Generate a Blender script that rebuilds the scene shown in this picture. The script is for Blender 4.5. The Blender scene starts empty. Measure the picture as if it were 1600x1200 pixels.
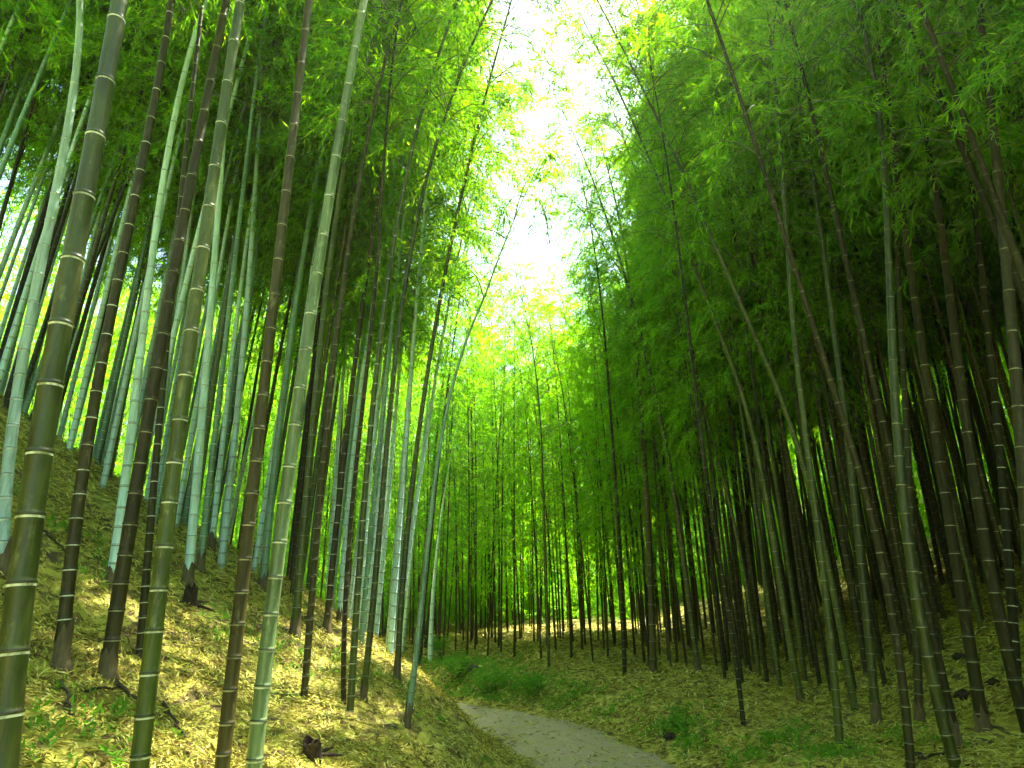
import bpy, math, random
import numpy as np

R = math.radians
rng = np.random.default_rng(7)
random.seed(7)
C = bpy.context.scene.collection
scene = bpy.context.scene

# ------------------------------------------------------------------ camera
CAM = np.array([0.0, 0.0, 1.6])
PITCH = R(18.6)
FPX = 1067.0
cd = bpy.data.cameras.new('camera')
cam = bpy.data.objects.new('camera', cd); C.objects.link(cam)
cam.location = CAM
cam.rotation_euler = (math.pi / 2 + PITCH, 0, 0)
cd.sensor_width = 36.0
cd.lens = FPX / 1600.0 * 36.0
cd.clip_start = 0.05
cd.clip_end = 3000
scene.camera = cam
cp, sp = math.cos(PITCH), math.sin(PITCH)


def ray(px, py):
    a = (px - 800.0) / FPX
    b = (600.0 - py) / FPX
    return np.array([a, cp - b * sp, sp + b * cp])


def project(p):
    d = np.asarray(p) - CAM
    dep = d[..., 1] * cp + d[..., 2] * sp
    up = -d[..., 1] * sp + d[..., 2] * cp
    dep = np.where(np.abs(dep) < 1e-4, 1e-4, dep)
    return 800 + FPX * d[..., 0] / dep, 600 - FPX * up / dep, dep


# ------------------------------------------------------------------ terrain
ctrl = np.array([(1.35, -60), (1.3, -20), (1.3, -6), (1.3, 0), (1.25, 4), (1.0, 8.4), (0.3, 11.1), (-0.5, 12.5), (-1.55, 13.5),
                 (-3.2, 14.7), (-5.6, 15.9), (-9, 17.2), (-14, 18.6), (-24, 20), (-60, 22)], float)


def catmull(P, n=14):
    out = []
    for i in range(len(P) - 1):
        p0 = P[max(i - 1, 0)]; p1 = P[i]; p2 = P[i + 1]; p3 = P[min(i + 2, len(P) - 1)]
        for t in np.linspace(0, 1, n, endpoint=False):
            out.append(0.5 * ((2 * p1) + (-p0 + p2) * t + (2 * p0 - 5 * p1 + 4 * p2 - p3) * t * t + (-p0 + 3 * p1 - 3 * p2 + p3) * t ** 3))
    out.append(P[-1])
    return np.array(out)


PATH = catmull(ctrl)
HALF = 0.85
_sa, _sb = PATH[:-1], PATH[1:]
_sd = _sb - _sa
_sl = (_sd ** 2).sum(1)


def path_dist(x, y):
    """distance beyond the path's edge and the side (+1 right, -1 left)"""
    x = np.atleast_1d(np.asarray(x, float)); y = np.atleast_1d(np.asarray(y, float))
    sh = x.shape
    x = x.ravel(); y = y.ravel()
    best = np.full(x.shape, 1e9); side = np.ones(x.shape)
    for a, d, l in zip(_sa, _sd, _sl):
        t = np.clip(((x - a[0]) * d[0] + (y - a[1]) * d[1]) / l, 0, 1)
        qx = x - a[0] - t * d[0]; qy = y - a[1] - t * d[1]
        dd = np.hypot(qx, qy)
        m = dd < best
        best = np.where(m, dd, best)
        side = np.where(m, np.where(d[0] * qy - d[1] * qx < 0, 1.0, -1.0), side)
    return (best - HALF).reshape(sh), side.reshape(sh)


def bumps(x, y):
    return (np.sin(1.7 * x + 0.6 * y + 1) * np.sin(1.1 * y - 0.7 * x + 2) * 0.045
            + np.sin(4.1 * x + 2.3 * y) * np.sin(3.7 * y - 1.9 * x + .5) * 0.022
            + np.sin(9.3 * x - 4.7 * y + 1.3) * np.sin(8.1 * y + 5.1 * x) * 0.012)


def sstep(a, b, v):
    t = np.clip((v - a) / (b - a), 0, 1)
    return t * t * (3 - 2 * t)


def height(x, y):
    x = np.atleast_1d(np.asarray(x, float)); y = np.atleast_1d(np.asarray(y, float))
    d, side = path_dist(x, y)
    o = np.maximum(d, 0)
    near = np.interp(o, [0, .45, .75, 1.3, 2.2, 3.5, 8, 15, 60, 200], [0, .05, .24, .44, .74, 1.42, 5.0, 9.3, 16, 20])
    far = np.interp(o, [0, .25, .6, 1.2, 2.6, 6, 8, 15, 60, 200], [0, .07, .52, 1.12, 2.0, 4.1, 5.3, 9.3, 16, 20])
    k = sstep(3.5, 11.5, y)
    zl = near * (1 - k) + far * k
    zr = np.interp(o, [0, .35, .8, 1.8, 4, 7, 12, 30, 80, 200], [0, .10, .33, .50, .80, 1.05, 1.45, 2.2, 4, 8])
    zr = zr + .37 * np.maximum(0, x - 4.5) * np.exp(-np.maximum(0, x - 4.5) / 25) * sstep(40, 20, y)
    z = np.where(side > 0, zr, zl)
    rad = np.hypot(x, y)
    z = z + .42 * np.maximum(0, rad - 30) * np.exp(-np.maximum(0, rad - 30) / 160) * sstep(10, 25, y)
    z = z + bumps(x, y) * sstep(0.0, 0.7, o)
    return z


def h1(x, y):
    return float(height([x], [y])[0])


def ground_hit(px, py, tmax=60):
    d = ray(px, py)
    t = np.concatenate([np.linspace(1.2, 20, 900), np.linspace(20, tmax, 600)])
    P = CAM + t[:, None] * d
    f = P[:, 2] - height(P[:, 0], P[:, 1])
    i = np.argmax(f < 0)
    if f[i] >= 0:
        i = len(t) - 1
    return P[i]


# ------------------------------------------------------------------ mesh helpers
def mesh(name, V, F, mats, midx=None, smooth=True):
    V = np.asarray(V, np.float32).reshape(-1, 3); F = np.asarray(F, np.int32)
    n = F.shape[1]
    me = bpy.data.meshes.new(name)
    me.vertices.add(len(V)); me.vertices.foreach_set('co', V.ravel())
    me.loops.add(F.size); me.loops.foreach_set('vertex_index', F.ravel())
    me.polygons.add(len(F))
    me.polygons.foreach_set('loop_start', np.arange(len(F), dtype=np.int32) * n)
    me.polygons.foreach_set('use_smooth', np.full(len(F), smooth))
    for m in mats:
        me.materials.append(m)
    if midx is not None:
        me.polygons.foreach_set('material_index', np.asarray(midx, np.int32))
    me.update(calc_edges=True)
    return me


def link(name, me, parent=None, loc=None):
    o = bpy.data.objects.new(name, me); C.objects.link(o)
    if parent is not None:
        o.parent = parent
    if loc is not None:
        o.location = loc
    return o


def tag(o, label, cat, group=None):
    o['label'] = label; o['category'] = cat
    if group:
        o['group'] = group
    return o


# ------------------------------------------------------------------ materials
def newmat(name):
    m = bpy.data.materials.new(name); m.use_nodes = True
    nt = m.node_tree
    return m, nt, nt.nodes['Principled BSDF'], nt.nodes['Material Output']


def node(nt, typ, **kw):
    n = nt.nodes.new(typ)
    for k, v in kw.items():
        setattr(n, k, v)
    return n


def ramp(nt, src, stops):
    r = node(nt, 'ShaderNodeValToRGB')
    el = r.color_ramp.elements
    while len(el) < len(stops):
        el.new(0.5)
    for e, (p, c) in zip(el, stops):
        e.position = p; e.color = (*c, 1)
    nt.links.new(src, r.inputs['Fac'])
    return r.outputs['Color']


def noise(nt, vec, scale, detail=4, rough=.6):
    n = node(nt, 'ShaderNodeTexNoise')
    n.inputs['Scale'].default_value = scale; n.inputs['Detail'].default_value = detail
    n.inputs['Roughness'].default_value = rough
    if vec is not None:
        nt.links.new(vec, n.inputs['Vector'])
    return n.outputs['Fac']


def mixc(nt, a, b, fac, blend='MIX'):
    m = node(nt, 'ShaderNodeMix', data_type='RGBA', blend_type=blend)
    for sock, v in ((m.inputs[0], fac), (m.inputs[6], a), (m.inputs[7], b)):
        if isinstance(v, (int, float)):
            sock.default_value = v
        elif isinstance(v, tuple):
            sock.default_value = (*v, 1)
        else:
            nt.links.new(v, sock)
    return m.outputs[2]


def mapping(nt, scale):
    tc = node(nt, 'ShaderNodeTexCoord'); mp = node(nt, 'ShaderNodeMapping')
    mp.inputs['Scale'].default_value = scale
    nt.links.new(tc.outputs['Object'], mp.inputs['Vector'])
    return mp.outputs['Vector']


def leaf_mat(name, cols, tcols, trans=.55, rough=.5):
    m, nt, pb, out = newmat(name)
    g = node(nt, 'ShaderNodeNewGeometry')
    oi = node(nt, 'ShaderNodeObjectInfo')
    c = ramp(nt, g.outputs['Random Per Island'], [(i / (len(cols) - 1), v) for i, v in enumerate(cols)])
    t = ramp(nt, g.outputs['Random Per Island'], [(i / (len(tcols) - 1), v) for i, v in enumerate(tcols)])
    hs = node(nt, 'ShaderNodeHueSaturation')
    mr = node(nt, 'ShaderNodeMapRange'); mr.inputs['To Min'].default_value = .75; mr.inputs['To Max'].default_value = 1.25
    nt.links.new(oi.outputs['Random'], mr.inputs['Value'])
    nt.links.new(mr.outputs['Result'], hs.inputs['Value']); nt.links.new(t, hs.inputs['Color'])
    nt.links.new(c, pb.inputs['Base Color'])
    pb.inputs['Roughness'].default_value = rough
    pb.inputs['Specular IOR Level'].default_value = .3
    tr = node(nt, 'ShaderNodeBsdfTranslucent'); nt.links.new(hs.outputs['Color'], tr.inputs['Color'])
    mx = node(nt, 'ShaderNodeMixShader'); mx.inputs['Fac'].default_value = trans
    nt.links.new(pb.outputs['BSDF'], mx.inputs[1]); nt.links.new(tr.outputs['BSDF'], mx.inputs[2])
    nt.links.new(mx.outputs['Shader'], out.inputs['Surface'])
    return m


M = {}
M['leaf'] = leaf_mat('bamboo_leaf', [(.035, .13, .002), (.055, .18, .003), (.08, .22, .004), (.18, .25, .008)],
                     [(.16, .55, .001), (.32, .74, .002), (.58, .84, .004)], .6)
M['shrub_leaf'] = leaf_mat('shrub_leaf', [(.06, .18, .008), (.11, .27, .012), (.18, .34, .015)],
                           [(.10, .40, .03), (.16, .5, .03), (.25, .55, .03)], .4)
M['litter'] = leaf_mat('litter_leaf', [(.10, .065, .015), (.24, .17, .03), (.44, .40, .05), (.40, .42, .05), (.58, .55, .10), (.70, .68, .24)],
                       [(.30, .22, .03), (.45, .38, .05)], .15, .6)


def culm_mat(name, c0, c1, c2, rough=.35, blotch=.5, spec=.5):
    m, nt, pb, out = newmat(name)
    v = mapping(nt, (22, 22, 1.1))
    n1 = noise(nt, v, 1.0, 5, .65)
    v2 = mapping(nt, (3, 3, 1.6))
    n2 = noise(nt, v2, 1.3, 6, .7)
    oi = node(nt, 'ShaderNodeObjectInfo')
    base = ramp(nt, n1, [(.25, c0), (.55, c1), (.8, c2)])
    spots = ramp(nt, n2, [(.45, (1, 1, 1)), (.72, (blotch, blotch * .95, blotch * .8))])
    col = mixc(nt, base, spots, 1.0, 'MULTIPLY')
    n3 = noise(nt, mapping(nt, (9, 9, 3.5)), 1.6, 7, .75)
    pm = ramp(nt, n3, [(.56, (0, 0, 0)), (.70, (.55, .55, .55))])
    col = mixc(nt, col, tuple(min(.7, 1.7 * q + .05) for q in c2), pm)
    n4 = noise(nt, mapping(nt, (60, 60, 2.2)), 1.0, 3, .6)
    col = mixc(nt, col, ramp(nt, n4, [(.35, (.62, .6, .55)), (.5, (1, 1, 1))]), .8, 'MULTIPLY')
    hs = node(nt, 'ShaderNodeHueSaturation')
    mr = node(nt, 'ShaderNodeMapRange'); mr.inputs['To Min'].default_value = .7; mr.inputs['To Max'].default_value = 1.3
    nt.links.new(oi.outputs['Random'], mr.inputs['Value']); nt.links.new(mr.outputs['Result'], hs.inputs['Value'])
    nt.links.new(col, hs.inputs['Color']); nt.links.new(hs.outputs['Color'], pb.inputs['Base Color'])
    pb.inputs['Roughness'].default_value = rough; pb.inputs['Specular IOR Level'].default_value = spec
    bp = node(nt, 'ShaderNodeBump'); bp.inputs['Strength'].default_value = .15; bp.inputs['Distance'].default_value = .01
    nt.links.new(n1, bp.inputs['Height']); nt.links.new(bp.outputs['Normal'], pb.inputs['Normal'])
    return m


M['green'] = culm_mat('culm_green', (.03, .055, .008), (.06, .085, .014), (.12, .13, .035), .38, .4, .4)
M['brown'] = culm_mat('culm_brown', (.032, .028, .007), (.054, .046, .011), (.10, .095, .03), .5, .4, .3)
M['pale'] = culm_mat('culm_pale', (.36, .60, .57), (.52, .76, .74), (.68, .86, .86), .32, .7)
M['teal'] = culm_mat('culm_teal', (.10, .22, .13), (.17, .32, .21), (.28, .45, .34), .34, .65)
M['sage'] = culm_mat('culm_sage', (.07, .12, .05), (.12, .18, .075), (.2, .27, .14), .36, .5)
M['dark'] = culm_mat('culm_shade_dark', (.016, .015, .004), (.029, .026, .007), (.052, .048, .012), .55, .5, .22)  # colour lowered to put the grove's shade into these culms
for key, nm_, lo, hi in (('ring', 'culm_wax_ring', (.22, .25, .14), (.66, .72, .62)), ('ring_faint', 'culm_faint_ring', (.10, .10, .05), (.30, .31, .20)), ('ring_dim', 'culm_dim_ring', (.05, .05, .02), (.13, .13, .07))):
    m, nt, pb, out = newmat(nm_); M[key] = m
    n1 = noise(nt, mapping(nt, (1, 1, .6)), 19, 4, .6)
    nt.links.new(ramp(nt, n1, [(.36, lo), (.56, hi)]), pb.inputs['Base Color']); pb.inputs['Roughness'].default_value = .7
m, nt, pb, out = newmat('culm_ridge'); M['ridge'] = m
pb.inputs['Base Color'].default_value = (.03, .028, .014, 1); pb.inputs['Roughness'].default_value = .6
m, nt, pb, out = newmat('twig_wood'); M['twig'] = m
pb.inputs['Base Color'].default_value = (.10, .11, .035, 1); pb.inputs['Roughness'].default_value = .6
m, nt, pb, out = newmat('rotten_wood'); M['rotten'] = m
pb.inputs['Base Color'].default_value = (.035, .022, .012, 1); pb.inputs['Roughness'].default_value = .9
v = mapping(nt, (6, 6, 6)); n1 = noise(nt, v, 3, 6, .7)
nt.links.new(ramp(nt, n1, [(.3, (.012, .008, .005)), (.7, (.07, .045, .025))]), pb.inputs['Base Color'])
bp = node(nt, 'ShaderNodeBump'); bp.inputs['Strength'].default_value = .8; bp.inputs['Distance'].default_value = .03
nt.links.new(n1, bp.inputs['Height']); nt.links.new(bp.outputs['Normal'], pb.inputs['Normal'])

m, nt, pb, out = newmat('old_sheath'); M['sheath'] = m
v = mapping(nt, (20, 20, 5)); n1 = noise(nt, v, 1.5, 5, .7)
nt.links.new(ramp(nt, n1, [(.3, (.05, .035, .015)), (.6, (.12, .09, .04)), (.8, (.22, .18, .08))]), pb.inputs['Base Color']); pb.inputs['Roughness'].default_value = .8

# ground: fallen bamboo leaf litter over dark soil
m, nt, pb, out = newmat('leaf_litter_ground'); M['ground'] = m
v = mapping(nt, (1, 1, 1))
vo = node(nt, 'ShaderNodeTexVoronoi'); vo.inputs['Scale'].default_value = 22
mp = mapping(nt, (1.0, .38, .7))
wn = node(nt, 'ShaderNodeTexNoise'); wn.inputs['Scale'].default_value = 5; nt.links.new(v, wn.inputs['Vector'])
mixv = node(nt, 'ShaderNodeMix', data_type='VECTOR'); mixv.inputs[0].default_value = .12
nt.links.new(mp, mixv.inputs[4]); nt.links.new(wn.outputs['Color'], mixv.inputs[5])
nt.links.new(mixv.outputs[1], vo.inputs['Vector'])
sx = node(nt, 'ShaderNodeSeparateColor'); nt.links.new(vo.outputs['Color'], sx.inputs['Color'])
leafc = ramp(nt, sx.outputs['Red'], [(0, (.07, .045, .01)), (.35, (.23, .19, .025)), (.7, (.38, .34, .04)), (1, (.48, .44, .07))])
big = noise(nt, v, .9, 5, .65)
moss = ramp(nt, big, [(.52, (0, 0, 0)), (.68, (1, 1, 1))])
mossb = mixc(nt, leafc, (.17, .21, .02), moss)
dk = noise(nt, v, 3.1, 5, .7)
dirt = ramp(nt, dk, [(.55, (0, 0, 0)), (.66, (1, 1, 1))])
col = mixc(nt, mossb, (.05, .033, .014), dirt)
nt.links.new(col, pb.inputs['Base Color']); pb.inputs['Roughness'].default_value = .85
bp = node(nt, 'ShaderNodeBump'); bp.inputs['Strength'].default_value = .9; bp.inputs['Distance'].default_value = .03
nt.links.new(sx.outputs['Red'], bp.inputs['Height']); nt.links.new(bp.outputs['Normal'], pb.inputs['Normal'])

# path: worn grey gravel, mossy down the middle
m, nt, pb, out = newmat('path_gravel'); M['path'] = m
v = mapping(nt, (1, 1, 1))
n1 = noise(nt, v, 60, 5, .7); n2 = noise(nt, v, 2.2, 6, .7); n3 = noise(nt, v, 14, 4, .6)
c1 = ramp(nt, n1, [(.3, (.17, .125, .085)), (.55, (.40, .31, .22)), (.75, (.60, .50, .38))])
mo = ramp(nt, n2, [(.42, (0, 0, 0)), (.66, (.6, .6, .6))])
c2 = mixc(nt, c1, (.30, .29, .06), mo)
st = ramp(nt, n3, [(.58, (0, 0, 0)), (.72, (.7, .7, .7))])
c3 = mixc(nt, c2, (.10, .08, .05), st)
nt.links.new(c3, pb.inputs['Base Color']); pb.inputs['Roughness'].default_value = .8
bp = node(nt, 'ShaderNodeBump'); bp.inputs['Strength'].default_value = .6; bp.inputs['Distance'].default_value = .012
nt.links.new(n1, bp.inputs['Height']); nt.links.new(bp.outputs['Normal'], pb.inputs['Normal'])

# ------------------------------------------------------------------ ground and path
def axis(lo, hi, nlo, nhi, step, far):
    a = np.arange(nlo, nhi + 1e-6, step)
    left, right = [], []
    g, s = nlo, step
    while g > lo:
        s *= 1.25; g -= s; left.append(g)
    g, s = nhi, step
    while g < hi:
        s *= 1.25; g += s; right.append(g)
    return np.array(left[::-1] + list(a) + right)


gx = axis(-240, 240, -10, 10, .11, 0); gy = axis(-120, 420, 2, 19, .11, 0)
GX, GY = np.meshgrid(gx, gy)
GZ = height(GX, GY)
nx, ny = len(gx), len(gy)
idx = np.arange(nx * ny).reshape(ny, nx)
F = np.stack([idx[:-1, :-1], idx[:-1, 1:], idx[1:, 1:], idx[1:, :-1]], -1).reshape(-1, 4)
g = link('ground', mesh('ground', np.stack([GX, GY, GZ], -1), F, [M['ground']]))
g['kind'] = 'structure'

seg = PATH[(PATH[:, 1] > -40) & (PATH[:, 0] > -30)]
dense = catmull(seg, 6)
tan = np.gradient(dense, axis=0); tan /= np.linalg.norm(tan, axis=1)[:, None]
nrm = np.stack([tan[:, 1], -tan[:, 0]], -1)
ln = np.concatenate([[0], np.cumsum(np.linalg.norm(np.diff(dense, axis=0), axis=1))])
wob = lambda ph: .05 * np.sin(ln * 2.1 + ph) + .035 * np.sin(ln * 5.3 + 2 * ph) + .02 * np.sin(ln * 11 + ph)
rows = []
for k, u in enumerate(np.linspace(-1, 1, 7)):
    w = HALF * .93 + (wob(0.) if u > 0 else wob(2.)) * abs(u)
    q = dense + nrm * (u * w)[:, None]
    rows.append(np.column_stack([q, np.full(len(q), .006 + .018 * (1 - u * u))]))
V = np.stack(rows, 1); n = len(dense)
idx = np.arange(n * 7).reshape(n, 7)
F = np.stack([idx[:-1, :-1], idx[:-1, 1:], idx[1:, 1:], idx[1:, :-1]], -1).reshape(-1, 4)
p = link('path', mesh('path', V, F, [M['path']])); p['kind'] = 'structure'


# ------------------------------------------------------------------ leaves
def unit(v):
    return v / np.maximum(np.linalg.norm(v, axis=-1, keepdims=True), 1e-9)


def leaves(base, d, L, W, rg, up=None):
    """narrow pointed leaves: base points, directions, lengths, widths -> verts (4 per leaf), faces"""
    n = len(base)
    d = unit(d)
    ref = rg.normal(size=(n, 3)) * .55 + np.array([0, 0, 1.0]) if up is None else up
    s = unit(np.cross(d, ref)); nn = np.cross(s, d)
    L = L[:, None]; W = W[:, None]
    V = np.stack([base, base + d * L * .42 + s * W * .5 + nn * W * .14, base + d * L - nn * L * .10, base + d * L * .42 - s * W * .5 + nn * W * .14], 1)
    F = np.arange(n * 4, dtype=np.int32).reshape(n, 4)
    return V.reshape(-1, 3), F


def tubes(P, r, sides=3):
    """P (n, k, 3) polylines, r (n, k) -> verts, faces"""
    n, k, _ = P.shape
    t = unit(np.gradient(P, axis=1))
    ref = np.where(np.abs(t[..., 2:3]) > .9, np.array([1.0, 0, 0]), np.array([0, 0, 1.0]))
    u = unit(np.cross(t, ref)); w = np.cross(t, u)
    a = np.linspace(0, 2 * np.pi, sides, endpoint=False)
    V = P[:, :, None] + r[..., None, None] * (u[:, :, None] * np.cos(a)[:, None] + w[:, :, None] * np.sin(a)[:, None])
    idx = np.arange(n * k * sides).reshape(n, k, sides)
    nx_ = np.roll(idx, -1, axis=2)
    F = np.stack([idx[:, :-1], nx_[:, :-1], nx_[:, 1:], idx[:, 1:]], -1).reshape(-1, 4)
    return V.reshape(-1, 3), F


def crown_arrays(curve, H, seed, s0=.38, nbr=76, ntw=11, nlf=11, size=1.0, Lmax=1.5):
    """curve(z) -> points; branches at the nodes, twigs on the branches, leaves on the twigs"""
    rg = np.random.default_rng(seed)
    s = s0 + (1 - s0) * np.sort(rg.random(nbr)) ** .9
    P = curve(s * H)
    az = rg.random(nbr) * 2 * np.pi
    rel = (s - s0) / (1 - s0)
    L = Lmax * (.45 + .75 * np.sin(np.pi * np.clip(rel * .8 + .16, 0, 1))) * rg.uniform(.65, 1.15, nbr) * np.where(rel > .85, .7, 1)
    el = R(38) + rg.normal(0, .16, nbr) + rel * .3
    hd = np.stack([np.cos(az), np.sin(az), np.zeros(nbr)], -1)
    up = np.array([0, 0, 1.0])
    drop = rg.uniform(.45, .95, nbr)

    def bp(t):   # (nbr, k)
        return P[:, None] + hd[:, None] * (L * np.cos(el))[:, None, None] * t[..., None] + up * ((L * np.sin(el))[:, None] * t - (drop * L)[:, None] * t ** 2)[..., None]
    tt = np.broadcast_to(np.linspace(0, 1, 5), (nbr, 5))
    BP = bp(tt)
    bv, bf = tubes(BP, np.linspace(.009, .002, 5)[None].repeat(nbr, 0))
    t = rg.uniform(.15, 1.0, (nbr, ntw)) ** .8
    TP = bp(t).reshape(-1, 3)
    td = unit(bp(np.minimum(t + .05, 1.2)).reshape(-1, 3) - TP)
    n = len(TP)
    td = unit(td + rg.normal(0, .55, (n, 3)) * np.array([1, 1, .55]) + np.array([0, 0, -.08]))
    TL = rg.uniform(.22, .5, n)
    u = rg.uniform(.1, 1, (n, nlf))
    LB = TP[:, None] + td[:, None] * (TL[:, None] * u)[..., None] + up * (-.35 * TL[:, None] * u ** 2)[..., None]
    ld = td[:, None] + rg.normal(0, .55, (n, nlf, 3)) + np.array([0, 0, -.30])
    m = n * nlf
    lv, lf = leaves(LB.reshape(-1, 3), ld.reshape(-1, 3), rg.uniform(.075, .135, m) * size, rg.uniform(.015, .023, m) * size, rg)
    return lv, lf, bv, bf


def crown_mesh(name, *a, **k):
    lv, lf, bv, bf = crown_arrays(*a, **k)
    return mesh(name, np.concatenate([lv, bv]), np.concatenate([lf, bf + len(lv)]), [M['leaf'], M['twig']],
                np.concatenate([np.zeros(len(lf)), np.ones(len(bf))]), smooth=False)


# ------------------------------------------------------------------ culms
def culm_arrays(curve, H, r0, seed, sides=12, bulge=1.0):
    rg = np.random.default_rng(seed)
    zs, rs, kind = [], [], []
    z = -.25
    il = r0 * 2 * rg.uniform(1.55, 1.9)
    while z < H - .12:
        f = max(z, 0) / H
        r = r0 * (1 - f ** 1.1 * .9)
        step = il * (1 + 1.5 * math.sin(min(1, f * 1.5) * math.pi * .5)) * rg.uniform(.92, 1.08)
        step = min(step, .46)
        b = min(.22 * r + .002, .02)
        zs += [z, z + b * .45, z + b * 1.6, z + step * .5, z + step - b * 1.35, z + step - b * .6]
        rs += [r * (1 + .11 * bulge), r * 1.0, r * .975, r * .975, r * .985, r * 1.015]
        kind += [2, 0, 0, 0, 1, 0]   # kind of the strip that starts at this ring
        z += step
    zs.append(z); rs.append(r * .9)
    zs = np.array(zs); rs = np.array(rs)
    zs = np.minimum(zs, H)
    P = curve(zs)
    lean = curve(np.array([0.0, .3])); lean = (lean[1] - lean[0]) / .3
    P[zs < 0] = curve(np.array([0.0]))[0] + lean * zs[zs < 0][:, None]
    return P, rs, np.array(kind)


def culm_mesh(name, curve, H, r0, seed, mat, ring, sides=12):
    P, rs, kind = culm_arrays(curve, H, r0, seed)
    V, F = tubes(P[None], rs[None], sides)
    mi = np.repeat(kind, sides)
    return mesh(name, V, F, [mat, ring, M['ridge']], mi)


# ------------------------------------------------------------------ hero bamboos, each where the photograph has it
def hero(label, pts, wpx, mat, ring='ring', H=13.0, dy=0.0, arch=None, group='bamboos on the left bank', s0=.45, seed=[100], nbr=60, Lmax=1.5, Y=None):
    """pts: base pixel then pixels up the culm.  dy: metres of lean along the view per metre of height"""
    seed[0] += 1
    if arch is None:
        arch = 1.3 if group == 'bamboos on the left bank' else .55
    B = ground_hit(*pts[0])
    W = [B]
    for q in pts[1:]:
        d = ray(*q)
        t = (B[1] - dy * (B[2] - CAM[2])) / (d[1] - dy * d[2])
        W.append(CAM + d * t)
    W = np.array(W) - B
    dep = (B - CAM)[1] * cp + (B - CAM)[2] * sp
    r0 = wpx / FPX * dep / 2
    z = W[:, 2]; x = W[:, 0]
    order = np.argsort(z); z = z[order]; x = x[order]
    deg = min(2, len(z) - 1) if len(z) < 4 else 3
    wts = np.ones(len(z)); wts[0] = 4
    co = np.polyfit(z, x, deg, w=wts)
    co[-1] = 0
    zt = z[-1]
    slope = np.polyval(np.polyder(co), zt)
    slope = float(np.clip(slope, -.3, .3))
    xt = np.polyval(co, zt)
    sgn = 1.0 if group.startswith('bamboos on the left') else -1.0
    rg = np.random.default_rng(seed[0])
    ay = rg.normal(0, .35)
    za = max(zt, H * .45)

    def curve(zz):
        zz = np.asarray(zz, float)
        xx = np.where(zz <= zt, np.polyval(co, np.minimum(zz, zt)), xt + slope * (zz - zt))
        k = np.clip((zz - za) / max(H - za, 1), 0, 1) ** 2.2
        xx = xx + sgn * arch * k
        yy = dy * zz + ay * k
        return np.stack([xx, yy, zz - .5 * arch * k], -1)
    root = bpy.data.objects.new('bamboo', None); C.objects.link(root)
    root.empty_display_size = .2
    root.location = B
    tag(root, label, 'bamboo', group)
    link('culm', culm_mesh('culm', curve, H, r0, seed[0], M[mat], M[ring], 20 if wpx > 15 else 12), root)
    link('crown', crown_mesh('crown', curve, H, seed[0] + 1000, s0=s0, nbr=nbr, Lmax=Lmax, size=.86), root)
    if pts[0][1] < 1200 and wpx >= 9 and rg.random() < .7:
        # old papery sheath and root collar round the foot
        sd = 16; zz = np.array([-.15, 0., .05, .12, .2]) * (.6 + rg.random() * .5)
        Pz = curve(np.maximum(zz, 0)); Pz[0, 2] = -.15
        V, F = tubes(Pz[None], (r0 * np.array([1.7, 1.5, 1.22, 1.14, 1.12]))[None], sd)
        V = V.reshape(5, sd, 3)
        V[-1, :, 2] += rg.uniform(-.06, .09, sd)
        V[1, :, :2] *= (1 + .15 * rg.normal(size=(sd, 1)) * .5)
        link('sheath', mesh('sheath', V, F, [M['sheath']]), root)
    HEROES.append((B[0], B[1]))
    return root


HEROES = []
LB, RB = 'bamboos on the left bank', 'bamboos on the right bank'
hero('thickest green bamboo with white rings, cut by the left edge of the photo', [(-4, 1300), (30, 950), (62, 700), (115, 400), (187, 0)], 47, 'green', s0=.5)
hero('dark brown ringed bamboo rooted in litter just right of the thickest bamboo', [(95, 1045), (128, 750), (192, 400), (268, 0)], 21, 'brown')
hero('brown bamboo with a dark bare base, second ringed one right of the thickest', [(166, 1060), (215, 750), (282, 370), (352, 10)], 24, 'brown', 'ring_faint')
hero('olive bamboo with clear white rings rising from the bottom edge below the pale culms', [(210, 1270), (235, 1050), (285, 620), (338, 250), (376, 0)], 30, 'green')
hero('plain brown bamboo with faint rings running bottom to top of the photo', [(338, 1280), (372, 950), (402, 720), (443, 330), (483, 0)], 24, 'brown', 'ring_faint')
hero('bright green bamboo with crisp white rings and a lit edge, front of the left bank', [(390, 1260), (428, 900), (470, 620), (523, 250), (569, 0)], 26, 'sage')
hero('pale cyan smooth bamboo leaning in the upper left corner', [(4, 895), (36, 560), (75, 360), (125, 0)], 19, 'pale')
hero('whitest bamboo, blotched near its top, in the upper left', [(172, 915), (214, 600), (242, 370), (322, 0)], 15, 'pale', 'ring_faint')
hero('thin dark bamboo with tight rings between the brown and the olive culm', [(218, 1028), (250, 650), (300, 150)], 13, 'brown', 'ring')
hero('bright pale bamboo above a black rotten stump on the left slope', [(293, 915), (320, 600), (350, 200)], 15, 'pale', 'ring')
hero('pale green slim bamboo just behind the culm over the rotten stump', [(312, 890), (345, 600), (397, 150)], 11, 'teal')
hero('bluish slim bamboo behind the plain brown culm, left side', [(345, 888), (375, 600), (410, 60)], 12, 'pale', 'ring_faint')
hero('very slim pale bamboo whose foot shows just left of the plain brown culm', [(368, 838), (395, 600), (446, 200)], 9, 'teal')
hero('muted green bamboo half hidden behind the bright ringed culm', [(410, 920), (445, 600), (520, 150)], 13, 'teal', 'ring_faint')
hero('green bamboo standing just right of the bright ringed culm', [(460, 990), (477, 800), (495, 600), (560, 150)], 14, 'green', 'ring_faint')
hero('dark brown bamboo with a crooked foot on the left slope', [(475, 1092), (485, 925), (501, 800), (517, 600), (606, 80)], 12, 'brown', 'ring_faint')
hero('yellowish brown bamboo with a stubby foot higher on the left slope', [(510, 985), (547, 630), (600, 250)], 11, 'brown', 'ring')
hero('thin dark bamboo touching the foot of a ringed green one, left slope', [(537, 1100), (542, 900), (565, 650), (590, 400)], 9, 'dark', 'ring_faint')
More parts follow.
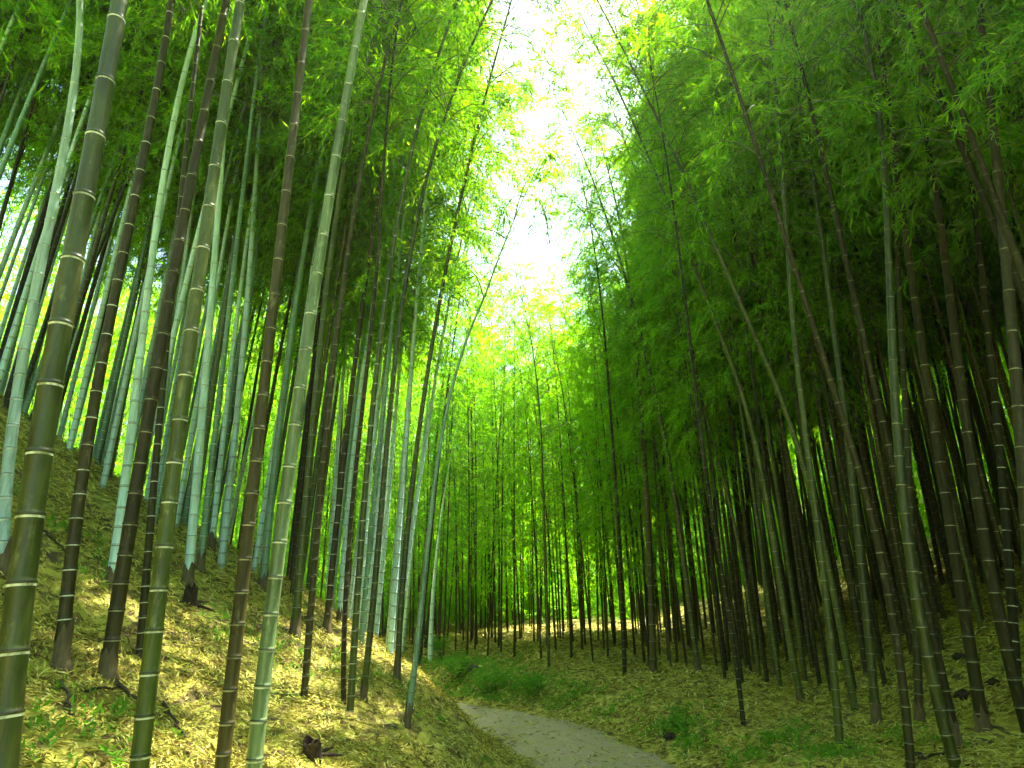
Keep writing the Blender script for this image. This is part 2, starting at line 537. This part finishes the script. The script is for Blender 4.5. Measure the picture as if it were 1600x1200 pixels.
hero('ringed green bamboo with the tall straight culm in the middle of the left slope', [(547, 1110), (560, 900), (577, 700), (612, 400), (716, 0)], 12, 'green')
hero('dim green bamboo right of the tall ringed culm on the left slope', [(567, 1095), (585, 900), (602, 740), (632, 450), (690, 200)], 11, 'green', 'ring_faint')
hero('olive bamboo near the end of the left slope leaning over the gap', [(620, 1065), (625, 950), (652, 700), (711, 350), (798, 5)], 10, 'green', 'ring_faint')
hero('pale bamboo with a black foot, last at the path end of the left slope', [(635, 1135), (652, 990), (670, 850), (707, 600), (757, 465)], 10, 'teal', 'ring_faint', arch=.2, H=5.7, nbr=7, Lmax=.7, s0=.7)
hero('second pale leaning bamboo, behind the last one of the left slope', [(672, 1035), (680, 950), (695, 760), (727, 600), (770, 460), (820, 310)], 8, 'pale', 'ring_faint', arch=.2, H=5.7, nbr=7, Lmax=.7, s0=.7)
hero('dark slim bamboo seen against the bright gap beside the pale leaning pair', [(655, 1040), (672, 850), (700, 600), (745, 300)], 6, 'dark', 'ring_faint')
hero('straight bluish bamboo with dark bands at the crest of the left slope', [(530, 975), (560, 640), (590, 430), (655, 60)], 9, 'pale', 'ring_faint')
hero('thin green bamboo at the crest of the left slope near the gap', [(590, 985), (618, 700), (660, 420), (735, 60)], 8, 'green', 'ring_faint')

hero('thin olive bamboo close behind the last culm at the path end', [(648, 1020), (668, 820), (692, 600), (728, 380)], 7, 'green', 'ring_faint', arch=.4, nbr=40)
hero('thin silvery bamboo among the last stems before the gap, straighter than its neighbours', [(628, 1020), (648, 820), (672, 600), (706, 380)], 7, 'pale', 'ring_faint', arch=.4, nbr=40)
hero('dark thin bamboo nearest behind the last culm, leaning over the gap', [(664, 1012), (684, 840), (712, 620), (760, 400)], 6, 'dark', 'ring_dim', arch=.2, nbr=30, H=10)
hero('pale teal bamboo just left of the pair leaning over the gap', [(604, 990), (628, 800), (655, 600), (692, 420)], 9, 'teal', 'ring_faint')
hero('pale bamboo at the crest between two bluish culms, left slope', [(545, 962), (560, 700), (588, 470)], 8, 'pale', 'ring_faint')
hero('pale bamboo directly above the dark crooked foot, left slope', [(500, 915), (520, 700), (548, 500)], 8, 'pale', 'ring_faint')
hero('silvery thin bamboo right of the bright ringed culm at mid height', [(452, 905), (473, 700), (500, 480)], 8, 'pale', 'ring_faint')
hero('thin silvery bamboo between the plain brown culm and the bright ringed one', [(418, 868), (436, 690), (470, 440)], 8, 'pale', 'ring_faint')
hero('pale teal bamboo with its foot on the upper slope left of the whitest culm', [(160, 722), (180, 600), (222, 380)], 10, 'teal', 'ring_faint')
hero('pale teal bamboo standing high on the slope behind the olive ringed culm', [(262, 800), (282, 600), (312, 400)], 9, 'teal', 'ring_faint')
hero('silvery bamboo behind the bluish one, left of the plain brown culm', [(330, 860), (358, 600), (392, 330)], 9, 'pale', 'ring_faint')

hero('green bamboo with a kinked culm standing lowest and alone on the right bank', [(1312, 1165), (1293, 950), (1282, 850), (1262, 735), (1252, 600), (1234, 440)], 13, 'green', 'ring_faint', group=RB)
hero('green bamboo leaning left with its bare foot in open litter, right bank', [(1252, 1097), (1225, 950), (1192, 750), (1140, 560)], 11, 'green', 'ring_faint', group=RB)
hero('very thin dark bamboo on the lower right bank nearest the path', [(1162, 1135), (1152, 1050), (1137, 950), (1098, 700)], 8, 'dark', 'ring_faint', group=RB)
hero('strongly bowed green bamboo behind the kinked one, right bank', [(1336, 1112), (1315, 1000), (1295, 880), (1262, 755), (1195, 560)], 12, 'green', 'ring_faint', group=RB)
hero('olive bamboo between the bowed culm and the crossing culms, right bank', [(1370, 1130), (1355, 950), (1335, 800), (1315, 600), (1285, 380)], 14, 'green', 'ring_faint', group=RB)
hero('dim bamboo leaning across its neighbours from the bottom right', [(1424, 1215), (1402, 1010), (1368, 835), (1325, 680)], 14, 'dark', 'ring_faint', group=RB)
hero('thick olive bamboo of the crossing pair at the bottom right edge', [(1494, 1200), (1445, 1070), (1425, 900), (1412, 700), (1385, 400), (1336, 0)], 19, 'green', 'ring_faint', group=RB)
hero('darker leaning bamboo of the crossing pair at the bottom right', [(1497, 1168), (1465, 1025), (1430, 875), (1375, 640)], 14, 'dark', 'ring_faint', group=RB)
hero('shade-darkened bamboo curving up in the deep shade of the right bank', [(1537, 1142), (1511, 975), (1480, 800), (1450, 600), (1400, 250)], 19, 'dark', 'ring_faint', group=RB)
hero('shade-darkened bamboo with a long curve to the top, beside the right edge', [(1606, 1140), (1565, 950), (1530, 800), (1497, 590), (1450, 225), (1383, 0)], 20, 'dark', 'ring_faint', group=RB)
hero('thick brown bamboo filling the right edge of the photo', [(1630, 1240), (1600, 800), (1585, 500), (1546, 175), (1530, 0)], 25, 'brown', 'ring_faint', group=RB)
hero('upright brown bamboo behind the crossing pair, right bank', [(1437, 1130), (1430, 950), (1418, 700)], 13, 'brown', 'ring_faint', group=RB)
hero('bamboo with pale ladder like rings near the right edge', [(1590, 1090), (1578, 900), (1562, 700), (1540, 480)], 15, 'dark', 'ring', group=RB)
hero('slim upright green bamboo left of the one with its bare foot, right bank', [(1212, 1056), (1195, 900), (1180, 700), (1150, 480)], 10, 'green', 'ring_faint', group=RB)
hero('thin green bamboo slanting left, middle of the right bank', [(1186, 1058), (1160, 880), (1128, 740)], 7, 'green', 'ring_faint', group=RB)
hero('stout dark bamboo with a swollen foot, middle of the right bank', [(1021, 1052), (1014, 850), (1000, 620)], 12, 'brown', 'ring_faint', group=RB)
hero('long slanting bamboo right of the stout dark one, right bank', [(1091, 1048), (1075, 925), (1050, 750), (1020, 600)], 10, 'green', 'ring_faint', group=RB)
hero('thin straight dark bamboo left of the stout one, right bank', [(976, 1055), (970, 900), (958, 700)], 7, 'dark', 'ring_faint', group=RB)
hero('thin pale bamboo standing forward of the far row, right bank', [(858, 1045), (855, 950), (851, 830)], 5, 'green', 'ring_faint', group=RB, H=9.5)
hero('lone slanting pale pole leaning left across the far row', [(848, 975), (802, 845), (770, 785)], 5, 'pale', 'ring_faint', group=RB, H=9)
hero('shade-darkened bamboo arching high over the gap from the right bank', [(1352, 1030), (1335, 800), (1290, 560), (1232, 350), (1190, 220), (1060, 0)], 11, 'dark', 'ring_faint', group=RB, arch=.6, H=14)
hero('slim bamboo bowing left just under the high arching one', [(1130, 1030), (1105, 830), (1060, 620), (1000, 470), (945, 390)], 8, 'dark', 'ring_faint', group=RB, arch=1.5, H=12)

# ------------------------------------------------------------------ template bamboos for the crowd
H0 = 13.0
TPL = []
for k in range(9):
    rg = np.random.default_rng(500 + k)
    A = [.4, .8, 1.4][k % 3]; w1, w2 = rg.normal(0, .05, 2); ph = rg.random() * 6

    def curve(zz, A=A, w1=w1, w2=w2, ph=ph):
        zz = np.asarray(zz, float); s = np.clip(zz / H0, 0, 1)
        return np.stack([A * s ** 3 + w1 * np.sin(s * 5 + ph) - w1 * math.sin(ph), w2 * np.sin(s * 4 + ph) - w2 * math.sin(ph), zz - .45 * A * s ** 4], -1)
    cr = crown_mesh('crown', curve, H0, 600 + k, s0=(.20 if k < 3 else .33 + .04 * (k % 3)), nbr=100 if k < 3 else 94, ntw=11, nlf=11, size=.98)
    sets = {}
    for mt in ('green', 'brown', 'teal', 'pale', 'dark'):
        sets[mt] = culm_mesh('culm', curve, H0, rg.uniform(.031, .043), 700 + k, M[mt], M['ring_faint'] if mt not in ('teal', 'dark') else (M['ring'] if mt == 'teal' else M['ring_dim']), 8)
    TPL.append((curve, cr, sets))

# candidates: jittered scatter over both banks
cand = []
pts_used = np.array(HEROES)
N = 26000
cx = rng.uniform(-36, 44, N); cy = rng.uniform(-26, 68, N)
for (xa, xb, ya, yb, m_) in ((-10, 5, 15, 30, 3000), (2, 18, 7, 24, 6000), (-14, -1.5, 7, 18, 4500)):
    cx = np.concatenate([rng.uniform(xa, xb, m_), cx]); cy = np.concatenate([rng.uniform(ya, yb, m_), cy])
N = len(cx)
dd, ss = path_dist(cx, cy)
hz = height(cx, cy)
keep = []
for i in range(N):
    x, y = cx[i], cy[i]
    if ss[i] > 0:
        if dd[i] < 2.3 + .3 * (y > 14):
            continue
    elif dd[i] < (1.1 if y > 9 else 1.8):
        continue
    P = np.array([[x, y, hz[i]], [x, y, hz[i] + 3]])
    px, py, dep = project(P)
    r2 = math.hypot(x, y)
    if r2 < 4.2:
        continue
    # clearings added behind the far row so sun reaches its crowns
    cl = ((x + 3.6) / 7.0) ** 2 + ((y - 33) / 9.5) ** 2
    cl = min(cl, ((x - 4.5) / 5.0) ** 2 + ((y - 27) / 4.8) ** 2)
    if cl < 1:
        continue
    if dep[0] > 0 and -200 < px[0] < 1800:
        if ss[i] < 0 and dep[0] < 7.8:
            continue
        if ss[i] > 0 and dep[0] < 8.6:
            continue
    mind = .36 if r2 < 18 else (.8 if r2 < 26 else (1.1 if r2 < 36 else 1.7))
    if ss[i] < 0 and r2 > 13:
        mind = max(mind, 1.6)
    if x > 5 and 20 < r2 < 42:
        mind = .8
    if -9 < x < 5 and 15 < y < 26:
        mind = .52
    if y < 2:
        mind = 1.3 if y > -12 else 2.2
    if x < -5 and y < 7:
        mind = 2.6
    if len(pts_used) and np.min(np.hypot(pts_used[:, 0] - x, pts_used[:, 1] - y)) < .42:
        continue
    if keep and np.min(np.hypot(KX - x, KY - y)) < mind:
        continue
    keep.append(i)
    KX = cx[keep]; KY = cy[keep]
spots = []
for i in keep:
    x, y, z, side = cx[i], cy[i], hz[i], ss[i]
    px, py, dep = project(np.array([[x, y, z], [x, y, z + 5], [x, y, z + 10]]))
    inview = bool(np.any((dep > 1) & (px > -60) & (px < 1660) & (py > -60) & (py < 1260)))
    spots.append((math.hypot(x, y), inview, x, y, z, side))
spots.sort()
INDIV = 300 - len(HEROES) - 2


def orient(x, y, side, rg):
    # crowns bow towards the light over the path
    j = np.argmin(np.hypot(PATH[:, 0] - x, PATH[:, 1] - y))
    a = math.atan2(PATH[j, 1] - y, PATH[j, 0] - x) + rg.normal(0, .7)
    lean = abs(rg.normal(.022, .03))
    return a, lean


from mathutils import Matrix, Vector, Euler
proto_done = 0
n_ind = 0
thv, thf, thm = [], [], []
off = 0
light = [crown_arrays(t[0], H0, 900 + k, s0=.33, nbr=50, ntw=6, nlf=6, size=1.7) for k, t in enumerate(TPL[:6])]
light0 = [crown_arrays(t[0], H0, 970 + k, s0=.36, nbr=76, ntw=9, nlf=9, size=.95) for k, t in enumerate(TPL[:3])]
lightfar = [crown_arrays(t[0], H0, 980 + k, s0=.2, nbr=64, ntw=7, nlf=7, size=1.4) for k, t in enumerate(TPL[:3])]
light2 = [crown_arrays(t[0], H0, 990 + k, s0=.14, nbr=40, ntw=4, nlf=5, size=2.8) for k, t in enumerate(TPL[:6])]
cul = [culm_arrays(t[0], H0, .038, 950 + k) for k, t in enumerate(TPL[:6])]
for q, (r2, inview, x, y, z, side) in enumerate(spots):
    rg = np.random.default_rng(3000 + q)
    a, lean = orient(x, y, side, rg)
    sc = rg.uniform(.82, 1.08) * (.74 if (y > 12 and -8 < x < 4) else 1)
    rot = Matrix.Rotation(a, 4, 'Z') @ Matrix.Rotation(lean, 4, 'Y')
    if inview and n_ind < INDIV:
        n_ind += 1
        curve, cr, sets = TPL[rg.integers(3) if (y > 14 and x < 6) else rg.integers(3, len(TPL))]
        if y > 17 and x < 6:
            lab, grp, mats, w = 'slender {} bamboo in the far row beyond the bend of the path', 'far bamboos beyond the bend', ['dark', 'green', 'teal', 'brown'], [.45, .2, .1, .25]
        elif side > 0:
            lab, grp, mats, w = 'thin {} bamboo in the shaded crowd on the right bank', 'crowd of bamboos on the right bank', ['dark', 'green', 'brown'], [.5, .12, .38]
        else:
            lab, grp, mats, w = 'thin {} bamboo in the crowd up the left slope behind the big culms', 'crowd of bamboos on the left slope', ['teal', 'pale', 'green', 'brown', 'dark'], [.25, .34, .15, .14, .12]
        mt = rg.choice(mats, p=w)
        root = bpy.data.objects.new('bamboo', None); C.objects.link(root); root.empty_display_size = .2
        root.matrix_world = Matrix.Translation((x, y, z)) @ rot @ Matrix.Diagonal((sc, sc, sc, 1))
        hue = {'pale': 'silvery', 'teal': 'bluish green', 'green': 'green', 'brown': 'brown', 'dark': 'shade-darkened'}[str(mt)]
        tag(root, lab.format(hue), 'bamboo', grp + ', ' + hue)
        link('culm', sets[mt], root); link('crown', cr, root)
    elif r2 < 75:
        k = rg.integers(6)
        lv, lf, bv, bf = light0[k % 3] if r2 < 11 else (light[k] if r2 < 26 else light2[k])
        if y > 15 and -10 < x < 5 and y < 26:
            lv, lf, bv, bf = lightfar[k % 3]
        if r2 < 11 or (y > 15 and -10 < x < 5 and y < 26):
            k = k % 3
        P, rs, kind = cul[k]
        cv, cf = tubes(P[None], rs[None], 6)
        Vv = np.concatenate([lv, bv, cv]); Ff = np.concatenate([lf, bf + len(lv), cf + len(lv) + len(bv)])
        mm = np.array(Matrix.Translation((x, y, z)) @ rot @ Matrix.Diagonal((sc, sc, sc, 1)))
        Vv = Vv @ mm[:3, :3].T + mm[:3, 3]
        thv.append(Vv); thf.append(Ff + off); off += len(Vv)
        thm.append(np.concatenate([np.zeros(len(lf)), np.ones(len(bf)), np.full(len(cf), 2)]))
print('individuals', n_ind + len(HEROES), 'thicket', len(thv), 'spots', len(spots))
if thv:
    th = link('bamboo_thicket', mesh('bamboo_thicket', np.concatenate(thv), np.concatenate(thf), [M['leaf'], M['twig'], M['dark']], np.concatenate(thm), False))
    th['kind'] = 'stuff'
    tag(th, 'mass of bamboo deeper in the grove behind the nearer culms', 'bamboo grove')

# ------------------------------------------------------------------ young bamboo coming up in the added clearing
uv, uf, uo = [], [], 0
sap = [crown_arrays(TPL[k][0], H0, 1200 + k, s0=.02, nbr=46, ntw=5, nlf=5, size=6.0, Lmax=3.2) for k in range(3)]
for q in range(300):
    rg = np.random.default_rng(5000 + q)
    a = rg.random() * 6.28; r = math.sqrt(rg.random())
    x, y = -4.2 + 7.6 * r * math.cos(a), 32 + 9.5 * r * math.sin(a)
    lv, lf, bv, bf = sap[q % 3]
    sc = rg.uniform(.16, .38)
    b = rg.random() * 6.28
    V = lv * sc
    V = np.stack([V[:, 0] * math.cos(b) - V[:, 1] * math.sin(b) + x, V[:, 0] * math.sin(b) + V[:, 1] * math.cos(b) + y, V[:, 2] + h1(x, y)], -1)
    uv.append(V); uf.append(lf + uo); uo += len(V)
for q in range(330):
    rg = np.random.default_rng(6000 + q)
    if q < 120:
        x, y = rg.uniform(-11, -1), rg.uniform(23, 29)
    elif q < 240:
        x, y = rg.uniform(-1, 10), rg.uniform(24, 30)
    else:
        x, y = rg.uniform(-5, 10), rg.uniform(26, 32)
    lv, lf, bv, bf = sap[q % 3]
    sc = rg.uniform(.14, .24); b = rg.random() * 6.28
    V = lv * sc
    V = np.stack([V[:, 0] * math.cos(b) - V[:, 1] * math.sin(b) + x, V[:, 0] * math.sin(b) + V[:, 1] * math.cos(b) + y, V[:, 2] + h1(x, y)], -1)
    uv.append(V); uf.append(lf + uo); uo += len(V)
sap2 = [crown_arrays(TPL[k][0], H0, 1300 + k, s0=.02, nbr=26, ntw=4, nlf=4, size=8.0, Lmax=3.4) for k in range(3)]
rg = np.random.default_rng(77)
q = 0
while q < 900:
    a = rg.uniform(-1.1, 1.1); r = rg.uniform(24, 62)
    x, y = r * math.sin(a), r * math.cos(a)
    if ((x + 3.6) / 7.0) ** 2 + ((y - 33.5) / 8.5) ** 2 < 1 or abs(x) > 42:
        continue
    lv, lf, bv, bf = sap2[q % 3]
    sc = rg.uniform(.14, .38); b = rg.random() * 6.28
    V = lv * sc
    V = np.stack([V[:, 0] * math.cos(b) - V[:, 1] * math.sin(b) + x, V[:, 0] * math.sin(b) + V[:, 1] * math.cos(b) + y, V[:, 2] + h1(x, y)], -1)
    uv.append(V); uf.append(lf + uo); uo += len(V)
    q += 1
ug = link('undergrowth', mesh('undergrowth', np.concatenate(uv), np.concatenate(uf), [M['leaf']], None, False)); ug['kind'] = 'stuff'
tag(ug, 'young bamboo undergrowth on the slopes beyond the bend and behind the culms', 'undergrowth')

# ------------------------------------------------------------------ leaf litter lying on the banks
def normals(x, y):
    e = .05
    hx = (height(x + e, y) - height(x - e, y)) / (2 * e); hy = (height(x, y + e) - height(x, y - e)) / (2 * e)
    return unit(np.stack([-hx, -hy, np.ones_like(hx)], -1))


n = 300000
rr = 2.6 * (24 / 2.6) ** rng.random(n); th_ = rng.uniform(-.80, .80, n)
x = rr * np.sin(th_); y = rr * np.cos(th_)
d, s = path_dist(x, y)
ok = (d > -.14 + .1 * rng.random(n)) | (rng.random(n) < .08 + .25 * np.clip(1 + d / .45, 0, 1))
clump = np.sin(2.3 * x + 1.1 * y) * np.sin(2.9 * y - 1.3 * x) + .5 * np.sin(6.1 * x) * np.sin(5.3 * y)
ok &= rng.random(n) < np.clip(.75 + .5 * clump, .2, 1)
x, y = x[ok], y[ok]; rr = rr[ok]; d = d[ok]
nm = normals(x, y)
dirs = rng.normal(size=(len(x), 3)); dirs -= (dirs * nm).sum(1)[:, None] * nm
dirs = unit(dirs) + nm * np.abs(rng.normal(.15, .28, len(x)))[:, None]
upv = nm + rng.normal(0, .35, nm.shape)
base = np.stack([x, y, height(x, y) + np.where(d < .1, .028, .006) + rng.random(len(x)) * .015], -1)
k = np.clip(rr / 9, .75, 2.0)
lv, lf = leaves(base, dirs, rng.uniform(.055, .115, len(x)) * k, rng.uniform(.010, .02, len(x)) * k, rng, upv)
lt = link('leaf_litter', mesh('leaf_litter', lv, lf, [M['litter']], None, False)); lt['kind'] = 'stuff'
tag(lt, 'yellow fallen bamboo leaves covering both banks', 'leaf litter')


# ------------------------------------------------------------------ green ground plants
def sprig_arrays(pos, nm, nleaf, hgt, lsz, rg):
    n = len(pos)
    d = unit(nm[:, None] * .9 + rg.normal(0, .7, (n, nleaf, 3)))
    b = pos[:, None] + d * (hgt[:, None] * rg.uniform(.2, 1, (n, nleaf)))[..., None]
    ld = d + rg.normal(0, .8, d.shape)
    m = n * nleaf
    return leaves(b.reshape(-1, 3), ld.reshape(-1, 3), rg.uniform(.6, 1.2, m) * np.repeat(lsz, nleaf), rg.uniform(.25, .4, m) * np.repeat(lsz, nleaf), rg)


patches = [(110, 1130, .35, 14), (180, 1150, .3, 8), (60, 1180, .3, 6), (740, 1060, 1.0, 330), (800, 1080, .9, 260), (880, 1095, .8, 150), (700, 1035, .9, 260), (760, 1040, 1.0, 200),
           (960, 1110, .5, 40), (1050, 1130, .5, 60), (1090, 1165, .4, 50), (1180, 1185, .4, 50), (1300, 1185, .4, 40), (1240, 1150, .4, 30), (1400, 1170, .4, 30), (640, 975, .6, 60),
           (480, 1050, .5, 20), (330, 960, .5, 20), (580, 1060, .6, 25), (140, 860, .6, 20)]
PX = []
for (a, b, rad, cnt) in patches:
    B = ground_hit(a, b)
    q = B[:2] + rng.normal(0, rad * .5, (cnt, 2))
    PX.append(q)
PX = np.concatenate(PX)
dd_, _s = path_dist(PX[:, 0], PX[:, 1]); PX = PX[dd_ > .12]
pos = np.column_stack([PX, height(PX[:, 0], PX[:, 1])])
lv, lf = sprig_arrays(pos, normals(PX[:, 0], PX[:, 1]), 12, rng.uniform(.05, .13, len(pos)), rng.uniform(.035, .07, len(pos)), rng)
gp = link('ground_plants', mesh('ground_plants', lv, lf, [M['shrub_leaf']], None, False)); gp['kind'] = 'stuff'
tag(gp, 'low green seedlings scattered through the litter', 'ground plants')


def shrub(label, px, py, rad, hgt, seed):
    rg = np.random.default_rng(seed)
    B = ground_hit(px, py)
    root = bpy.data.objects.new('shrub', None); C.objects.link(root); root.location = B
    tag(root, label, 'shrub', 'green shrubs at the foot of the far bank')
    ns = 12
    az = rg.random(ns) * 6.28; out_ = rad * rg.uniform(.3, 1, ns)
    tip = np.stack([np.cos(az) * out_, np.sin(az) * out_, hgt * rg.uniform(.5, 1, ns)], -1)
    t = np.linspace(0, 1, 4)
    P = tip[:, None] * np.stack([t, t, 1 - (1 - t) ** 1.8], -1)[None] + np.array([0, 0, -.03])
    v, f = tubes(P, np.linspace(.008, .002, 4)[None].repeat(ns, 0))
    link('stem', mesh('stem', v, f, [M['twig']]), root)
    nl = 420
    j = rg.integers(0, ns, nl); u = rg.uniform(.35, 1, nl)
    b = tip[j] * np.stack([u, u, 1 - (1 - u) ** 1.8], -1) + rg.normal(0, rad * .13, (nl, 3))
    b[:, 2] = np.abs(b[:, 2])
    v, f = leaves(b, unit(b + rg.normal(0, .4, b.shape)), rg.uniform(.06, .12, nl), rg.uniform(.02, .035, nl), rg)
    link('foliage', mesh('foliage', v, f, [M['shrub_leaf']], None, False), root)


shrub('low green shrub beside the bend where the path disappears', 712, 1062, .45, .42, 21)
shrub('broad green shrub on the far bank just above the end of the path', 765, 1085, .5, .40, 22)
shrub('small green shrub on the far bank, third from the bend', 835, 1090, .42, .32, 23)
shrub('green shrub at the top of the far bank near the last pale bamboos', 690, 1030, .45, .5, 24)
shrub('green shrub low on the right bank beside the gravel edge', 1060, 1150, .4, .14, 25)


# ------------------------------------------------------------------ stumps, clods, fallen sticks
def lump(name, label, cat, px, py, r, sq, seed, group=None):
    rg = np.random.default_rng(seed)
    B = ground_hit(px, py)
    nu, nv = 14, 9
    u = np.linspace(0, 2 * np.pi, nu, endpoint=False); w = np.linspace(-.5 * np.pi, .5 * np.pi, nv)
    U, Wv = np.meshgrid(u, w)
    ph = rg.random(6) * 6
    rad = r * (1 + .22 * np.sin(3 * U + ph[0]) * np.cos(Wv * 2 + ph[1]) + .16 * np.sin(5 * U + ph[2]) * np.cos(3 * Wv + ph[3]) + .10 * np.sin(9 * U + ph[4] + 4 * Wv) + rg.normal(0, .05, U.shape))
    V = np.stack([rad * np.cos(Wv) * np.cos(U), rad * np.cos(Wv) * np.sin(U), rad * np.sin(Wv) * sq + r * sq * .35], -1)
    idx = np.arange(nu * nv).reshape(nv, nu); nx_ = np.roll(idx, -1, 1)
    F = np.stack([idx[:-1], nx_[:-1], nx_[1:], idx[1:]], -1).reshape(-1, 4)
    o = link(name, mesh(name, V, F, [M['rotten']]), None, B)
    tag(o, label, cat, group)


def stump(label, px, py, r, h, seed, tilt=0):
    """a broken hollow bamboo stump with a jagged rim and root knobs"""
    rg = np.random.default_rng(seed)
    B = ground_hit(px, py)
    root = bpy.data.objects.new('stump', None); C.objects.link(root); root.location = B
    root.rotation_euler = (0.1, tilt, rg.random() * 6)
    tag(root, label, 'stump', 'rotten stumps on the left slope')
    sd = 18
    a = np.linspace(0, 2 * np.pi, sd, endpoint=False)
    jag = rg.uniform(-.3, .25, sd) * h
    rings = []
    for (rr_, zz, jg) in ((1.5, -.12, 0), (1.25, .0, 0), (1.05, .15, 0), (1, .55, .2), (1.0, 1, 1), (.72, 1, 1), (.68, .4, 0), (.01, .38, 0)):
        k = rr_ * r * (1 + .12 * np.sin(3 * a + seed) * (rr_ > 1))
        rings.append(np.stack([k * np.cos(a), k * np.sin(a), zz * h + jg * jag], -1))
    V = np.stack(rings)
    idx = np.arange(len(rings) * sd).reshape(len(rings), sd); nx_ = np.roll(idx, -1, 1)
    F = np.stack([idx[:-1], nx_[:-1], nx_[1:], idx[1:]], -1).reshape(-1, 4)
    link('trunk', mesh('trunk', V, F, [M['rotten']], None, False), root)
    for k in range(4):
        az = k * 1.6 + rg.random(); t = np.linspace(0, 1, 5)
        ln_ = r * rg.uniform(2.2, 3.5)
        P = np.stack([np.cos(az) * (r * .9 + ln_ * t), np.sin(az) * (r * .9 + ln_ * t), .06 * h - .25 * h * t ** 1.5], -1)[None]
        v, f = tubes(P, np.linspace(.3, .1, 5)[None] * r, 6)
        link('root', mesh('root', v, f, [M['rotten']]), root)


stump('black rotten stump below the bright pale bamboo on the left slope', 296, 945, .06, .16, 31, .3)
stump('dark stump shape standing in for a dark hollow at the bottom edge below the left slope, under loose litter', 488, 1185, .06, .11, 32, -.2)  # dark mesh added in place of a dark hollow in the bank
CL = 'dark clods on the right bank'
for k, (a, b, r) in enumerate([(1506, 1090, .09), (1462, 988, .08), (1553, 1070, .07), (1500, 1030, .08), (1432, 1185, .06), (1330, 1070, .07)]):
    lump('clod', 'dark lump of rotten root lying in litter on the right bank', 'clod', a, b, r, .6, 40 + k, CL)
for k, (a, b, r) in enumerate([(740, 1050, .18), (1048, 1154, .09)]):
    lump('rock', ['brown earthy rock on the far bank between green shrubs', 'brown lump standing in for an earth hollow low on the right bank beside the path'][k], 'rock', a, b, r, .5, 60 + k)  # the second lump fills in for a brown earth hollow by the path


def stick(label, p0, p1, r, seed):
    rg = np.random.default_rng(seed)
    A = ground_hit(*p0); Bq = ground_hit(*p1)
    t = np.linspace(0, 1, 9)
    P = A + (Bq - A) * t[:, None]
    P[:, :2] += rg.normal(0, .012, (9, 2))
    P[:, 2] = height(P[:, 0], P[:, 1]) + .035 + rg.normal(0, .008, 9)
    v, f = tubes((P - A)[None], np.linspace(r, r * .5, 9)[None], 6)
    o = link('stick', mesh('stick', v, f, [M['rotten']]), None, A)
    tag(o, label, 'stick', 'fallen sticks in the litter')


stick('long dark fallen stick running down from the brown bamboo with bare base', (168, 1062), (240, 1130), .014, 71)
stick('thin fallen stick low in the litter between two ringed culms at bottom left', (95, 1075), (112, 1130), .011, 72)
stick('pale fallen stick lying high on the left slope', (66, 835), (105, 875), .012, 73)
stick('short fallen stick in the litter left of the olive ringed bamboo', (130, 1090), (190, 1083), .010, 74)
stick('fallen stick beside the foot of the bright ringed bamboo', (255, 1110), (290, 1165), .010, 75)
stick('fallen stick in shade at the bottom right under the crossing pair', (1440, 1195), (1500, 1175), .014, 76)

# ------------------------------------------------------------------ light
SUN_EL, SUN_AZ = R(66), R(47)     # azimuth measured from +Y towards +X
w = bpy.data.worlds.new('World'); scene.world = w; w.use_nodes = True
nt = w.node_tree
bg = nt.nodes['Background']
sky = nt.nodes.new('ShaderNodeTexSky'); sky.sky_type = 'NISHITA'; sky.sun_disc = False
sky.sun_elevation = SUN_EL; sky.sun_rotation = SUN_AZ
nt.links.new(sky.outputs['Color'], bg.inputs['Color'])
bg.inputs['Strength'].default_value = .105
sd_ = bpy.data.lights.new('sun', 'SUN'); sd_.energy = 5.0; sd_.angle = R(.5); sd_.color = (1, .93, .78)
so = bpy.data.objects.new('sun', sd_); C.objects.link(so)
sv = Vector((math.sin(SUN_AZ) * math.cos(SUN_EL), math.cos(SUN_AZ) * math.cos(SUN_EL), math.sin(SUN_EL)))
so.rotation_euler = sv.to_track_quat('Z', 'Y').to_euler()
so.location = (0, 0, 30)

# ------------------------------------------------------------------ haze, added also for the glow around the sky gap
hx0, hx1, hy0, hy1, hz0, hz1 = -250, 250, -130, 430, -1.6, 90
V = [(x, y, z) for z in (hz0, hz1) for y in (hy0, hy1) for x in (hx0, hx1)]
F = [(0, 2, 3, 1), (4, 5, 7, 6), (0, 1, 5, 4), (2, 6, 7, 3), (0, 4, 6, 2), (1, 3, 7, 5)]
m = bpy.data.materials.new('haze'); m.use_nodes = True
nt = m.node_tree; nt.nodes.clear()
out = nt.nodes.new('ShaderNodeOutputMaterial'); pv = nt.nodes.new('ShaderNodeVolumePrincipled')
pv.inputs['Color'].default_value = (1, 1, .7, 1); pv.inputs['Density'].default_value = .0014; pv.inputs['Anisotropy'].default_value = .75
nt.links.new(pv.outputs['Volume'], out.inputs['Volume'])
hz_ = link('haze', mesh('haze', V, F, [m], None, False)); hz_['kind'] = 'stuff'
hz_['label'] = 'pale haze between the bamboos, added also for the glow around the sky gap'; hz_['category'] = 'haze'

# ------------------------------------------------------------------ render settings
scene.view_settings.view_transform = 'Standard'
scene.view_settings.look = 'None'
scene.view_settings.exposure = 2.8
scene.view_settings.gamma = 1.0
cy_ = scene.cycles
cy_.max_bounces = 5; cy_.diffuse_bounces = 2; cy_.transmission_bounces = 4; cy_.volume_bounces = 0; cy_.glossy_bounces = 2; cy_.transparent_max_bounces = 4
cy_.use_denoising = True; cy_.use_adaptive_sampling = True; cy_.adaptive_threshold = .02
cy_.caustics_reflective = False; cy_.caustics_refractive = False
cy_.sample_clamp_indirect = 8
